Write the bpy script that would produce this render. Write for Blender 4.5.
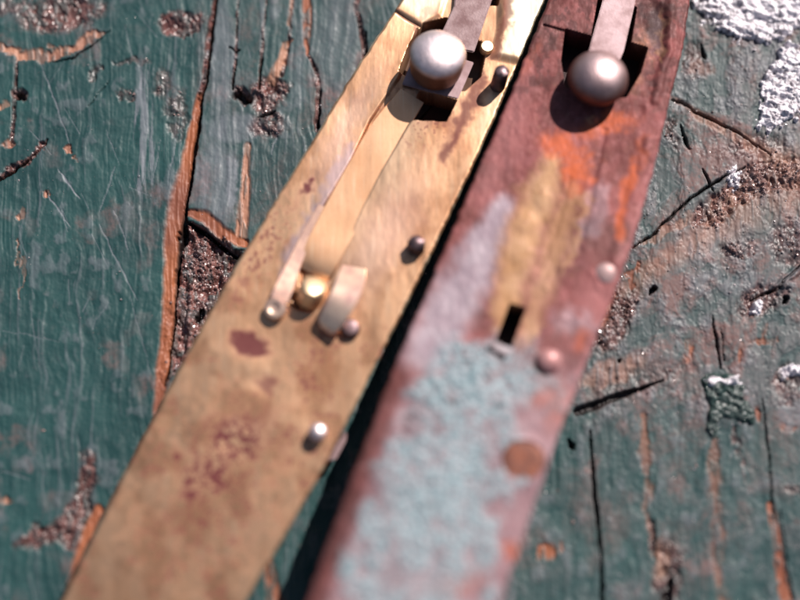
import bpy, bmesh, math, random
import numpy as np
from mathutils import Vector, Matrix
random.seed(7); rng = np.random.default_rng(11)
for o in list(bpy.data.objects): bpy.data.objects.remove(o)
scene = bpy.context.scene
# ------------------------------------------------------------------ camera (1 unit = 1 cm)
scene.unit_settings.scale_length = 0.01
TILT = math.radians(13); D = 12.0; HW = 3.5
cam_d = bpy.data.cameras.new('camera'); cam = bpy.data.objects.new('camera', cam_d)
scene.collection.objects.link(cam); scene.camera = cam
cam_d.sensor_width = 360; cam_d.lens = 180 / (HW / D)
cam_d.clip_start = 0.05; cam_d.clip_end = 500
CAM = Vector((0, -D * math.sin(TILT), D * math.cos(TILT)))
cam.location = CAM; cam.rotation_euler = (TILT, 0, 0)
cam_d.dof.use_dof = True; cam_d.dof.focus_distance = D + 0.2
cam_d.dof.aperture_fstop = (cam_d.lens * 0.001) / 0.90
# ------------------------------------------------------------------ sky and sun
AZ = math.atan2(0.63, 0.78); EL = math.radians(43)          # sun to the upper right of the picture
w = bpy.data.worlds.new('World'); scene.world = w; w.use_nodes = True
nt = w.node_tree; bg = nt.nodes['Background']; sky = nt.nodes.new('ShaderNodeTexSky')
sky.sky_type = 'NISHITA'; sky.sun_disc = False; sky.sun_elevation = EL; sky.sun_rotation = AZ
nt.links.new(sky.outputs[0], bg.inputs[0]); bg.inputs[1].default_value = 0.05
sd = bpy.data.lights.new('sun', 'SUN'); sun = bpy.data.objects.new('sun', sd); scene.collection.objects.link(sun)
sd.energy = 5.0; sd.angle = math.radians(0.6); sd.color = (1.0, 0.91, 0.86)
sv = Vector((math.sin(AZ) * math.cos(EL), math.cos(AZ) * math.cos(EL), math.sin(EL)))
sun.rotation_euler = sv.to_track_quat('Z', 'Y').to_euler(); sun.location = sv * 30
scene.view_settings.view_transform = 'Standard'; scene.view_settings.look = 'None'
scene.view_settings.exposure = 0.18; scene.view_settings.gamma = 1
scene.cycles.use_denoising = True

K = 2 * HW / 800                                              # one photo pixel on the table, in cm
ct, st = math.cos(TILT), math.sin(TILT); TF = HW / D
def P(px, py, z=0.0):
    """the point at height z that the photograph shows at (px, py); arrays welcome"""
    a = (np.asarray(px, float) - 400) / 400 * TF; b = -(np.asarray(py, float) - 300) / 400 * TF
    dx = a; dy = b * ct + st; dz = b * st - ct
    t = (z - CAM.z) / dz
    return np.stack([CAM.x + dx * t, CAM.y + dy * t, np.zeros_like(t * 1.0) + z], -1)
def V(px, py, z=0.0): return Vector(P(px, py, z).tolist())

# ------------------------------------------------------------------ noise and masks
_lat = rng.random((256, 256))
def vnoise(x, y, seed=0):
    x = x + seed * 17.13; y = y + seed * 9.71
    xi = np.floor(x).astype(np.int64); yi = np.floor(y).astype(np.int64)
    fx = x - xi; fy = y - yi
    fx = fx * fx * fx * (fx * (fx * 6 - 15) + 10); fy = fy * fy * fy * (fy * (fy * 6 - 15) + 10)
    a = _lat[xi & 255, yi & 255]; b = _lat[(xi + 1) & 255, yi & 255]
    c = _lat[xi & 255, (yi + 1) & 255]; d = _lat[(xi + 1) & 255, (yi + 1) & 255]
    return (a * (1 - fx) + b * fx) * (1 - fy) + (c * (1 - fx) + d * fx) * fy
def fbm(x, y, seed=0, octv=4, gain=0.5):
    s = 0; amp = 1; tot = 0
    for i in range(octv):
        s = s + amp * vnoise(x * 2 ** i, y * 2 ** i, seed + i * 3); tot += amp; amp *= gain
    return s / tot
def ss(a, b, x):   # works with a > b too
    t = np.clip((x - a) / (b - a), 0, 1); return t * t * (3 - 2 * t)
def blob(X, Y, cx, cy, rx, ry, ang=0, soft=0.35):
    c, s = math.cos(math.radians(ang)), math.sin(math.radians(ang))
    u = ((X - cx) * c + (Y - cy) * s) / rx; v = (-(X - cx) * s + (Y - cy) * c) / ry
    return 1 - ss(1 - soft, 1 + soft, np.sqrt(u * u + v * v))
def line(X, Y, pts, soft=0.4):
    """mask along a polyline of (x, y, half width)"""
    out = np.zeros_like(X)
    for (x0, y0, w0), (x1, y1, w1) in zip(pts[:-1], pts[1:]):
        m = max(w0, w1) * 1.6 + 2
        sel = (X > min(x0, x1) - m) & (X < max(x0, x1) + m) & (Y > min(y0, y1) - m) & (Y < max(y0, y1) + m)
        if not sel.any(): continue
        x = X[sel]; y = Y[sel]; L2 = (x1 - x0) ** 2 + (y1 - y0) ** 2 + 1e-9
        t = np.clip(((x - x0) * (x1 - x0) + (y - y0) * (y1 - y0)) / L2, 0, 1)
        d = np.hypot(x - x0 - t * (x1 - x0), y - y0 - t * (y1 - y0)) / np.maximum(w0 + (w1 - w0) * t, 0.05)
        out[sel] = np.maximum(out[sel], 1 - ss(1 - soft, 1 + soft, d))
    return out
def poly(X, Y, pts, soft=2.0):
    x0, x1 = min(p[0] for p in pts) - 3 * soft, max(p[0] for p in pts) + 3 * soft
    y0, y1 = min(p[1] for p in pts) - 3 * soft, max(p[1] for p in pts) + 3 * soft
    sel = (X > x0) & (X < x1) & (Y > y0) & (Y < y1)
    out = np.zeros_like(X); x = X[sel]; y = Y[sel]
    inside = np.zeros(x.shape, bool); dist = np.full(x.shape, 1e9)
    for (ax, ay), (bx, by) in zip(pts, pts[1:] + pts[:1]):
        cond = ((ay > y) != (by > y))
        xx = (bx - ax) * (y - ay) / ((by - ay) if by != ay else 1e-9) + ax
        inside ^= cond & (x < xx)
        L2 = (bx - ax) ** 2 + (by - ay) ** 2 + 1e-9
        t = np.clip(((x - ax) * (bx - ax) + (y - ay) * (by - ay)) / L2, 0, 1)
        dist = np.minimum(dist, np.hypot(x - ax - t * (bx - ax), y - ay - t * (by - ay)))
    out[sel] = ss(-soft, soft, np.where(inside, dist, -dist)); return out
def mx(*a):
    r = a[0]
    for b in a[1:]: r = np.maximum(r, b)
    return r

# ------------------------------------------------------------------ objects
def link(o, parent=None):
    scene.collection.objects.link(o)
    if parent: o.parent = parent
    return o
def tag(o, label=None, cat=None, group=None, kind=None):
    if label: o['label'] = label
    if cat: o['category'] = cat
    if group: o['group'] = group
    if kind: o['kind'] = kind
    return o
def empty(name, loc=(0, 0, 0)):
    e = bpy.data.objects.new(name, None); e.location = loc; e.empty_display_size = 0.2; return link(e)
def add(name, bm, mat, parent=None, smooth=True):
    me = bpy.data.meshes.new(name); bmesh.ops.recalc_face_normals(bm, faces=bm.faces)
    bm.to_mesh(me); bm.free()
    if smooth:
        me.polygons.foreach_set('use_smooth', [True] * len(me.polygons))
        me.set_sharp_from_angle(angle=math.radians(42))
    me.materials.append(mat); o = bpy.data.objects.new(name, me); link(o)
    if parent: o.parent = parent; o.matrix_parent_inverse = Matrix.Translation(parent.location).inverted()
    return o
def np_mesh(name, verts, quads, mat, attrs=None, parent=None):
    me = bpy.data.meshes.new(name); n = len(verts); q = np.asarray(quads, np.int32)
    me.vertices.add(n); me.vertices.foreach_set('co', np.asarray(verts, np.float32).ravel())
    k = q.shape[1]
    me.loops.add(q.size); me.loops.foreach_set('vertex_index', q.ravel())
    me.polygons.add(len(q)); me.polygons.foreach_set('loop_start', np.arange(len(q), dtype=np.int32) * k)
    me.polygons.foreach_set('use_smooth', np.ones(len(q), bool)); me.update(); me.validate()
    for an, a in (attrs or {}).items():
        at = me.attributes.new(an, 'FLOAT_COLOR', 'POINT')
        c = np.ones((n, 4), np.float32); c[:, :a.shape[1]] = a; at.data.foreach_set('color', c.ravel())
    me.materials.append(mat); o = bpy.data.objects.new(name, me); link(o)
    if parent: o.parent = parent; o.matrix_parent_inverse = Matrix.Translation(parent.location).inverted()
    return o

# ------------------------------------------------------------------ material helpers
class NT:
    def __init__(s, name):
        s.m = bpy.data.materials.new(name); s.m.use_nodes = True; s.t = s.m.node_tree; s.b = s.t.nodes['Principled BSDF']
        s.tc = s.t.nodes.new('ShaderNodeTexCoord')
    def n(s, k): return s.t.nodes.new(k)
    def l(s, a, b): s.t.links.new(a, b)
    def noise(s, scale, detail=4, rough=0.55, stretch=(1, 1, 1), dist=0.0, rot=0.0):
        mp = s.n('ShaderNodeMapping'); s.l(s.tc.outputs['Object'], mp.inputs[0]); mp.inputs['Scale'].default_value = stretch
        mp.inputs['Rotation'].default_value = (0, 0, rot)
        t = s.n('ShaderNodeTexNoise'); s.l(mp.outputs[0], t.inputs['Vector']); t.inputs['Scale'].default_value = scale
        t.inputs['Detail'].default_value = detail; t.inputs['Roughness'].default_value = rough; t.inputs['Distortion'].default_value = dist
        return t.outputs['Fac']
    def ramp(s, f, a, b, lo=0.0, hi=1.0):
        m = s.n('ShaderNodeMapRange'); s.l(f, m.inputs[0]); m.inputs[1].default_value = a; m.inputs[2].default_value = b
        m.inputs[3].default_value = lo; m.inputs[4].default_value = hi; return m.outputs[0]
    def mix(s, f, a, b):
        m = s.n('ShaderNodeMix'); m.data_type = 'RGBA'
        for i, v in ((0, f), (6, a), (7, b)):
            if isinstance(v, (int, float)): m.inputs[i].default_value = v
            elif isinstance(v, tuple): m.inputs[i].default_value = (*v, 1)
            else: s.l(v, m.inputs[i])
        return m.outputs[2]
    def math(s, op, a, b=0.0):
        m = s.n('ShaderNodeMath'); m.operation = op
        for i, v in ((0, a), (1, b)):
            if isinstance(v, (int, float)): m.inputs[i].default_value = v
            else: s.l(v, m.inputs[i])
        return m.outputs[0]
    def attr(s, name):
        a = s.n('ShaderNodeAttribute'); a.attribute_name = name; sp = s.n('ShaderNodeSeparateColor'); s.l(a.outputs['Color'], sp.inputs[0])
        return sp.outputs[0], sp.outputs[1], sp.outputs[2]
    def bump(s, h, strength, dist):
        b = s.n('ShaderNodeBump'); s.l(h, b.inputs['Height']); b.inputs['Strength'].default_value = strength
        b.inputs['Distance'].default_value = dist; s.l(b.outputs[0], s.b.inputs['Normal'])
    def set(s, k, v):
        if isinstance(v, (int, float)): s.b.inputs[k].default_value = v
        elif isinstance(v, tuple): s.b.inputs[k].default_value = (*v, 1)
        else: s.l(v, s.b.inputs[k])

def mat_wood():
    s = NT('weathered_green_painted_wood')
    bare, dirt, pale = s.attr('a1'); crack, tanf, wear = s.attr('a2')
    big = s.noise(1.2, 5); fine = s.noise(14, 6, 0.65, (1, 0.12, 1)); spk = s.noise(45, 3, 0.6); grit = s.noise(28, 5, 0.7)
    col = s.mix(s.ramp(big, 0.35, 0.65), (0.014, 0.050, 0.052), (0.025, 0.080, 0.078))
    col = s.mix(s.ramp(fine, 0.52, 0.72, 0, 0.22), col, (0.075, 0.115, 0.12))
    col = s.mix(s.ramp(spk, 0.66, 0.72, 0, 0.4), col, (0.16, 0.14, 0.14))
    wv = s.math('MULTIPLY', wear, s.ramp(grit, 0.3, 0.6, 0.6, 1.0))
    col = s.mix(wv, col, s.mix(s.ramp(fine, 0.35, 0.65), (0.095, 0.100, 0.102), (0.165, 0.152, 0.156)))
    br = s.noise(2.3, 6, 0.65, (1, 0.8, 1), 0.6)
    col = s.mix(s.math('MULTIPLY', s.math('MULTIPLY', wear, s.ramp(br, 0.50, 0.60, 0, 1.4)), s.ramp(grit, 0.35, 0.55, 0.4, 1)), col, (0.17, 0.10, 0.092))
    pv = s.math('MULTIPLY', pale, s.ramp(fine, 0.3, 0.65, 0.4, 1.0))
    col = s.mix(pv, col, (0.24, 0.25, 0.28))
    dcol = s.mix(s.ramp(s.noise(9, 6, 0.7, (1, 0.7, 1), 0.8), 0.38, 0.60), (0.060, 0.022, 0.020), (0.25, 0.115, 0.10))
    col = s.mix(dirt, col, dcol)
    bcol = s.mix(tanf, (0.34, 0.10, 0.038), (0.50, 0.25, 0.16))
    bcol = s.mix(s.ramp(big, 0.40, 0.60), s.mix(0.5, bcol, (0.11, 0.04, 0.04)), bcol)
    col = s.mix(bare, col, bcol)
    col = s.mix(crack, col, (0.010, 0.006, 0.006))
    s.set('Base Color', col)
    r = s.mix(dirt, s.mix(bare, s.ramp(grit, 0.3, 0.7, 0.40, 0.62), (0.5, 0.5, 0.5)), (0.27, 0.27, 0.27))
    sp = s.n('ShaderNodeSeparateColor'); s.l(r, sp.inputs[0]); s.set('Roughness', sp.outputs[0])
    s.set('Specular IOR Level', s.math('ADD', 0.38, s.math('MULTIPLY', dirt, 0.25)))
    h = s.math('ADD', s.math('MULTIPLY', fine, 0.6), s.math('MULTIPLY', grit, s.math('ADD', 0.12, s.math('MULTIPLY', dirt, 0.5)))); s.bump(h, 0.3, 0.010)
    return s.m
def mat_brass():
    s = NT('aged_brass')
    stain, tarn, bright = s.attr('a1'); lav, groove_shade, _ = s.attr('a2')
    sc = s.noise(9, 6, 0.6, (1, 0.10, 1), 0, math.radians(-28)); cl = s.noise(2.2, 5, 0.6); sp = s.noise(30, 4, 0.65)
    col = s.mix(s.ramp(cl, 0.35, 0.68), (0.91, 0.555, 0.33), (0.78, 0.43, 0.235))
    col = s.mix(s.ramp(sc, 0.5, 0.7, 0, 0.35), col, (0.52, 0.33, 0.22))
    col = s.mix(s.ramp(sp, 0.6, 0.72, 0, 0.35), col, (0.42, 0.22, 0.16))
    fs = s.noise(60, 3, 0.6, (1, 0.035, 1), 0, math.radians(-29))
    col = s.mix(s.ramp(fs, 0.56, 0.70, 0, 0.4), col, (0.92, 0.72, 0.50))
    col = s.mix(tarn, col, (0.44, 0.205, 0.105))
    col = s.mix(lav, col, (0.62, 0.46, 0.47))
    col = s.mix(bright, col, (0.95, 0.83, 0.60))
    col = s.mix(stain, col, (0.11, 0.012, 0.026))
    col = s.mix(groove_shade, col, (0.04, 0.018, 0.014))
    s.set('Base Color', col)
    s.set('Metallic', s.math('SUBTRACT', 0.86, s.math('MULTIPLY', s.math('MAXIMUM', stain, groove_shade), 0.82)))
    s.set('Specular IOR Level', s.math('SUBTRACT', 0.5, s.math('MULTIPLY', s.math('MAXIMUM', stain, groove_shade), 0.3)))
    s.set('Roughness', s.math('ADD', s.ramp(sc, 0.3, 0.7, 0.35, 0.44), s.math('MULTIPLY', stain, 0.25)))
    s.bump(s.math('ADD', s.math('MULTIPLY', sc, 0.7), s.math('MULTIPLY', sp, 0.3)), 0.18, 0.006)
    return s.m
def mat_corroded():
    s = NT('corroded_copper_brown_patina')
    verd, orange, tanm = s.attr('a1'); lav, dark, pink = s.attr('a2')
    sc = s.noise(6, 6, 0.65, (1, 0.3, 1), 0.3, math.radians(-22)); cl = s.noise(3.0, 6, 0.62, dist=0.4); sp = s.noise(22, 5, 0.7)
    col = s.mix(s.ramp(cl, 0.35, 0.65), (0.135, 0.034, 0.030), (0.27, 0.080, 0.076))
    col = s.mix(s.ramp(sp, 0.58, 0.72, 0, 0.6), col, (0.40, 0.20, 0.15))
    col = s.mix(s.ramp(sc, 0.55, 0.75, 0, 0.5), col, (0.13, 0.05, 0.055))
    lg = s.noise(1.3, 4, 0.6); col = s.mix(s.ramp(lg, 0.50, 0.66, 0, 0.55), col, (0.10, 0.05, 0.045))
    col = s.mix(pink, col, (0.42, 0.17, 0.17))
    col = s.mix(lav, col, s.mix(s.ramp(cl, 0.4, 0.6), (0.34, 0.27, 0.31), (0.46, 0.40, 0.44)))
    tv = s.math('MULTIPLY', tanm, s.ramp(sp, 0.3, 0.5, 0.6, 1.0))
    col = s.mix(tv, col, s.mix(s.ramp(cl, 0.4, 0.6), (0.46, 0.25, 0.115), (0.56, 0.34, 0.19)))
    ov = s.math('MULTIPLY', orange, s.ramp(sp, 0.3, 0.55, 0.4, 1.0))
    col = s.mix(ov, col, (0.56, 0.12, 0.04))
    vc = s.mix(s.ramp(sp, 0.35, 0.62), (0.10, 0.20, 0.225), (0.40, 0.47, 0.50))
    vc = s.mix(s.ramp(cl, 0.60, 0.76, 0, 0.45), vc, (0.28, 0.17, 0.19))
    vc = s.mix(s.ramp(s.noise(11, 5, 0.7), 0.60, 0.74, 0, 0.6), vc, (0.24, 0.15, 0.17))
    col = s.mix(s.math('MULTIPLY', verd, s.ramp(cl, 0.25, 0.5, 0.6, 0.95)), col, vc)
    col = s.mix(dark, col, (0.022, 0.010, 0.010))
    s.set('Base Color', col); s.set('Metallic', s.math('SUBTRACT', 0.22, s.math('MULTIPLY', verd, 0.2)))
    s.set('Roughness', s.ramp(sp, 0.3, 0.7, 0.48, 0.72)); s.set('Specular IOR Level', 0.35)
    s.bump(s.math('ADD', s.math('MULTIPLY', sc, 0.5), s.math('MULTIPLY', sp, 0.6)), 0.2, 0.008)
    return s.m
def mat_metal(name, a, b, rough=0.32, metal=1.0, sc=8, bump=0.2, r2=None):
    s = NT(name); n = s.noise(sc, 5, 0.6); f = s.noise(sc * 6, 3, 0.6)
    s.set('Base Color', s.mix(s.ramp(n, 0.38, 0.66), a, b)); s.set('Metallic', metal)
    s.set('Roughness', s.ramp(n, 0.3, 0.7, rough, r2 or rough + 0.14)); s.bump(f, bump, 0.006); return s.m
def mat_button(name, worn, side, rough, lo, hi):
    """scuffed nickel cap; brown low on the sides paints its shaded reflection"""
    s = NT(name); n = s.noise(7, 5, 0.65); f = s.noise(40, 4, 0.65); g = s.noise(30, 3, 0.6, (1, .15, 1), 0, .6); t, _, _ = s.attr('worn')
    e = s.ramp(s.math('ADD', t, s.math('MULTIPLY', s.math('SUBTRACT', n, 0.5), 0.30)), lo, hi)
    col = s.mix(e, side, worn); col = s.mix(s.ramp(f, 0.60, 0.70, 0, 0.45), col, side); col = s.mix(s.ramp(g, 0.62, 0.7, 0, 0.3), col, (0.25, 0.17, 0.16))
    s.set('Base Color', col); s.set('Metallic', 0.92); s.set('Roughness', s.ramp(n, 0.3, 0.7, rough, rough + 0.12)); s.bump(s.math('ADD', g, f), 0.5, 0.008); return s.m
M_wood = mat_wood(); M_brass = mat_brass(); M_corr = mat_corroded()
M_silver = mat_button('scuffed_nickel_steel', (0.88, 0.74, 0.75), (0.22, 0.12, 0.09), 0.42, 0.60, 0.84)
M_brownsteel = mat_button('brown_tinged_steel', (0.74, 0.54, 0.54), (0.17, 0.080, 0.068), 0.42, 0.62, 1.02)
M_arm = mat_metal('dull_mauve_steel', (0.28, 0.20, 0.20), (0.17, 0.10, 0.10), 0.45, 0.6)
M_arm_light = mat_metal('pale_mauve_steel', (0.42, 0.30, 0.31), (0.32, 0.21, 0.21), 0.50, 0.45)
M_darkpin = mat_metal('dark_tarnished_steel', (0.20, 0.14, 0.15), (0.10, 0.06, 0.06), 0.35, 0.8)
M_pinbright = mat_metal('bright_worn_steel_pin', (0.92, 0.80, 0.78), (0.7, 0.56, 0.56), 0.34)
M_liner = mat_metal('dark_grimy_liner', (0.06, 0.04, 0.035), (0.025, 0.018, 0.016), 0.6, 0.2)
M_spring = mat_metal('brass_spring_leaf', (0.60, 0.40, 0.25), (0.34, 0.19, 0.12), 0.38, 0.75, 5)
M_brasspart = mat_metal('bright_brass_part', (0.86, 0.66, 0.42), (0.66, 0.45, 0.28), 0.34, 0.85)
M_hook = mat_metal('pink_brass_hook', (0.95, 0.72, 0.55), (0.50, 0.30, 0.27), 0.42, 0.7, 5)
M_prong = mat_metal('scuffed_pinkish_brass', (0.55, 0.36, 0.27), (0.42, 0.27, 0.23), 0.52, 0.6)
M_pinkrivet = mat_metal('pink_patina_rivet', (0.62, 0.34, 0.33), (0.40, 0.17, 0.16), 0.34, 0.25)
M_palerivet = mat_metal('pale_patina_rivet', (0.46, 0.32, 0.31), (0.34, 0.18, 0.17), 0.36, 0.25)
M_orangerivet = mat_metal('orange_brown_rivet', (0.30, 0.10, 0.055), (0.15, 0.06, 0.045), 0.6, 0.1, 9, 0.7)
M_tab = mat_metal('pale_corroded_tab', (0.40, 0.36, 0.38), (0.28, 0.22, 0.23), 0.45, 0.2)
def mat_crust():
    s = NT('flaking_silver_white_crust'); a, b_, c_ = s.attr('a1')
    g = s.noise(24, 5, 0.7); g2 = s.noise(60, 3, 0.6)
    col = s.mix(s.ramp(g, 0.36, 0.50), (0.50, 0.44, 0.49), (0.88, 0.84, 0.88)); col = s.mix(a, col, (0.05, 0.035, 0.045))  # purple-grey tone paints shadow among the white flakes
    s.set('Base Color', col); s.set('Metallic', 0.25); s.set('Roughness', s.ramp(g2, 0.3, 0.7, 0.2, 0.45)); s.bump(g2, 0.6, 0.02); return s.m
M_crust = mat_crust()
M_greenlump = mat_metal('dark_green_resin_lump', (0.020, 0.045, 0.040), (0.07, 0.09, 0.085), 0.16, 0.0, 10, 0.6)
M_grit = mat_metal('glassy_grit', (0.42, 0.30, 0.28), (0.16, 0.08, 0.07), 0.10, 0.25, 3, 0.1)
M_glint = mat_metal('pale_mica_flakes', (0.80, 0.74, 0.74), (0.6, 0.5, 0.48), 0.16, 0.6, 3, 0.1)
M_bump = mat_metal('pinkish_bead', (0.42, 0.26, 0.23), (0.3, 0.15, 0.12), 0.3, 0.0, 6, 0.2)

# ------------------------------------------------------------------ the tabletop: two old planks
def S1x(y): return np.interp(y, [-900, 0, 40, 80, 120, 170, 215, 280, 330, 380, 410, 1500], [300, 217, 210, 205, 197, 190, 183, 172, 166, 160, 157, 60])
def axis(lo, hi, step, far, n):
    g = np.geomspace(1, 1 + (far), n) - 1
    return np.concatenate([(lo - g[1:])[::-1], np.arange(lo, hi + step * .5, step), hi + g[1:]])
xs = axis(-24, 824, 0.86, 1300, 46); ys = axis(-24, 624, 0.86, 1100, 46)
nx, ny = len(xs), len(ys)
X, Y = np.meshgrid(xs, ys); X = X.ravel(); Y = Y.ravel()
wx = (fbm(X / 11, Y / 18, 5, 5, .6) - .5); wy = (fbm(X / 12, Y / 12, 9, 5, .6) - .5)
Xw = X + wx * 17; Yw = Y + wy * 15                            # rough edges
Xf = X + wx * 4.5; Yf = Y + wy * 4                              # slightly rough edges
calm = 1 - .7 * ss(390, 440, Y) * ss(500, 560, X)
side = calm * ss(560, 640, X + (Y - 300) * 0.3 + wx * 60)             # the greyer, more worn right-hand part
mid = ss(185, 210, X) * (1 - ss(400, 480, X)) * (1 - ss(250, 330, Y))
grain = fbm(X / 2.2 + fbm(X / 60, Y / 90, 3) * 8, Y / 70, 21, 4, .6)
grain2 = fbm(X / 6 + fbm(X / 60, Y / 90, 3) * 5, Y / 160, 31, 3, .6)
fine = fbm(X / 2.3, Y / 2.6, 41, 3); med = fbm(X / 14, Y / 18, 51, 5)
rough = fbm(X / 4.2, Y / 4.2, 61, 4, .6)
# bare wood
bareO = mx(
    line(Xf, Yf, [(201, 95, 3), (194, 130, 5), (188, 165, 6), (178, 205, 9), (172, 240, 8), (170, 280, 6), (168, 320, 6), (164, 360, 6), (160, 400, 5), (155, 440, 4)]),
    line(Xf, Yf, [(307, -20, 3), (307, 20, 4), (307, 45, 3), (308, 55, 1)]),
    line(Xf, Yf, [(185, 212, 3), (205, 217, 6), (222, 233, 6), (244, 243, 4)]),
    line(Xw, Yf, [(645, 415, 2), (645, 430, 4), (644, 455, 4), (646, 472, 3)], .8) * .5, line(Xw, Yf, [(647, 480, 3), (650, 520, 3), (653, 550, 2)], .9) * .35,
    line(Xw, Yf, [(714, 440, 3), (715, 480, 5), (717, 530, 5), (722, 600, 4)], .9) * .45,
    line(Xf, Yf, [(771, 505, 4), (776, 540, 5), (786, 600, 6), (790, 640, 5)]),
    blob(Xw, Yw, 688, 352, 5, 11) * .8, blob(Xw, Yw, 739, 354, 4, 9) * .7, blob(Xw, Yw, 763, 340, 12, 3) * .7, blob(Xw, Yw, 768, 330, 3, 8) * .6,
    blob(Xw, Yw, 757, 412, 4, 9) * .9, blob(Xw, Yw, 545, 553, 8, 8) * .9, blob(Xw, Yw, 563, 550, 4, 7) * .8, blob(Xw, Yw, 786, 428, 8, 4) * .5,
    line(Xw, Yw, [(642, 262, 3), (628, 285, 8), (610, 300, 5), (600, 325, 6)]) * .8,
    line(Xf, Yf, [(98, 510, 5), (90, 530, 6), (83, 555, 7), (75, 590, 8), (68, 640, 8)]),
    line(Xf, Yf, [(268, 560, 4), (276, 600, 8), (280, 640, 8)]) * .8,
    blob(Xw, Yw, 700, 70, 12, 9) * .35)
bareT = mx(
    line(Xw, Yw, [(2, 48, 5), (20, 55, 5), (40, 56, 6), (60, 50, 4), (78, 48, 5), (92, 38, 4), (110, 31, 1)]),
    line(Xf, Yf, [(248, 145, 3), (246, 180, 4), (243, 215, 5), (240, 240, 6)]),
    line(Xf, Yf, [(293, 40, 1), (285, 45, 3), (281, 62, 4), (272, 80, 4)]) * .9,
    line(Xf, Yf, [(288, -10, 2), (292, 0, 2), (288, 25, 1.5)]) * .6,
    blob(Xw, Yw, 8, 145, 6, 5), blob(Xw, Yw, 4, 104, 8, 4) * .9, blob(Xw, Yw, 70, 147, 3, 4), blob(Xw, Yw, 23, 215, 4, 5) * .8, blob(Xw, Yw, 45, 195, 2.5, 3), blob(Xw, Yw, 76, 157, 2.5, 4),
    blob(Xw, Yw, 3, 500, 9, 3, 10) * .8, line(Xw, Yw, [(20, 240, 1), (22, 300, 1)]) * .5,
    line(Xf, Yf, [(672, 98, 2), (700, 116, 5), (735, 136, 6), (760, 152, 8), (800, 172, 10)]) * .45,
    line(Xw, Yw, [(632, 250, 2), (660, 236, 5), (688, 215, 4)]) * .45, blob(Xw, Yw, 662, 562, 9, 20, 8) * .5,
    line(Xw, Yw, [(800, 175, 26), (745, 205, 22), (700, 238, 14), (660, 262, 8), (630, 285, 10)], .9) * .42, blob(Xw, Yw, 612, 372, 34, 12, -18) * .5)
# brown rough hollows
dirt = mx(
    poly(Xw, Yw, [(185, 222), (202, 226), (220, 240), (240, 250), (236, 275), (220, 310), (200, 340), (178, 372), (168, 380), (172, 330), (176, 290), (182, 255)], 2),
    blob(Xw, Yw, 269, 96, 19, 17, -25), blob(Xw, Yw, 243, 96, 8, 7), blob(Xw, Yw, 268, 125, 18, 12) * .6,
    blob(Xw, Yw, 182, 24, 21, 14, 0, .15), line(Xf, Yf, [(217, -10, 2), (211, 30, 3), (206, 70, 3), (200, 105, 3)]),
    line(Xf, Yf, [(268, -10, 1), (263, 40, 1.3), (259, 85, 1.3)]) * .6, line(Xf, Yf, [(240, -10, .8), (236, 40, 1.2), (233, 85, 1)]) * .7,
    line(Xf, Yf, [(293, -10, 1), (289, 40, 1.8), (281, 75, 2)]) * .7, line(Xf, Yf, [(309, 55, 1), (316, 70, 2), (319, 95, 2.4), (316, 130, 2)]) * .8,
    line(Xf, Yf, [(360, -10, 2.5), (357, 10, 2.5), (362, 32, 2.5), (366, 60, 2)]) * .8,
    blob(Xw, Yw, 62, 14, 42, 17, -8) * .85, blob(Xw, Yw, 10, 5, 22, 12) * .5, line(Xw, Yw, [(0, 178, 3), (18, 168, 3), (35, 152, 3), (46, 142, 1)]) * .9,
    line(Xf, Yf, [(17, 58, 1), (15, 90, 2), (14, 120, 2), (11, 145, 2)]) * .8, blob(Xw, Yw, 20, 95, 7, 7) * .8,
    poly(Xw, Yw, [(12, 545), (38, 528), (62, 515), (80, 490), (84, 450), (92, 455), (94, 480), (90, 512), (80, 548), (58, 545), (34, 550)], 4) * .9,
    poly(Xw, Yw, [(688, 222), (712, 196), (738, 178), (762, 160), (800, 158), (806, 188), (770, 192), (742, 205), (722, 222), (705, 230)], 4) * .95,
    blob(Xw, Yw, 740, 250, 17, 8) * .6, blob(Xw, Yw, 760, 300, 26, 13, -30) * .7, blob(Xw, Yw, 616, 320, 14, 34, 28) * .75,
    blob(Xw, Yw, 694, 62, 10, 18) * .4, blob(Xw, Yw, 760, 150, 30, 14) * .4, blob(Xw, Yw, 672, 132, 7, 18, -20) * .5, blob(Xw, Yw, 790, 245, 18, 20) * .5,
    blob(Xw, Yw, 640, 380, 50, 14, -15) * .25, blob(Xw, Yw, 668, 570, 14, 30) * .7, line(Xw, Yw, [(652, 520, 3), (655, 545, 4)]) * .6,
    blob(Xw, Yw, 786, 385, 14, 18) * .55, line(Xw, Yw, [(735, 430, 2), (745, 480, 2)]) * .4, blob(Xw, Yw, 792, 490, 8, 6) * .4, blob(Xw, Yw, 167, 350, 8, 50) * .3,
    blob(Xw, Yw, 130, 62, 18, 3) * .3, blob(Xw, Yw, 128, 95, 9, 5) * .5, blob(Xw, Yw, 165, 85, 10, 14) * .4, blob(Xw, Yw, 95, 72, 4, 10) * .4, blob(Xw, Yw, 178, 115, 12, 26) * .35)
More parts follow.
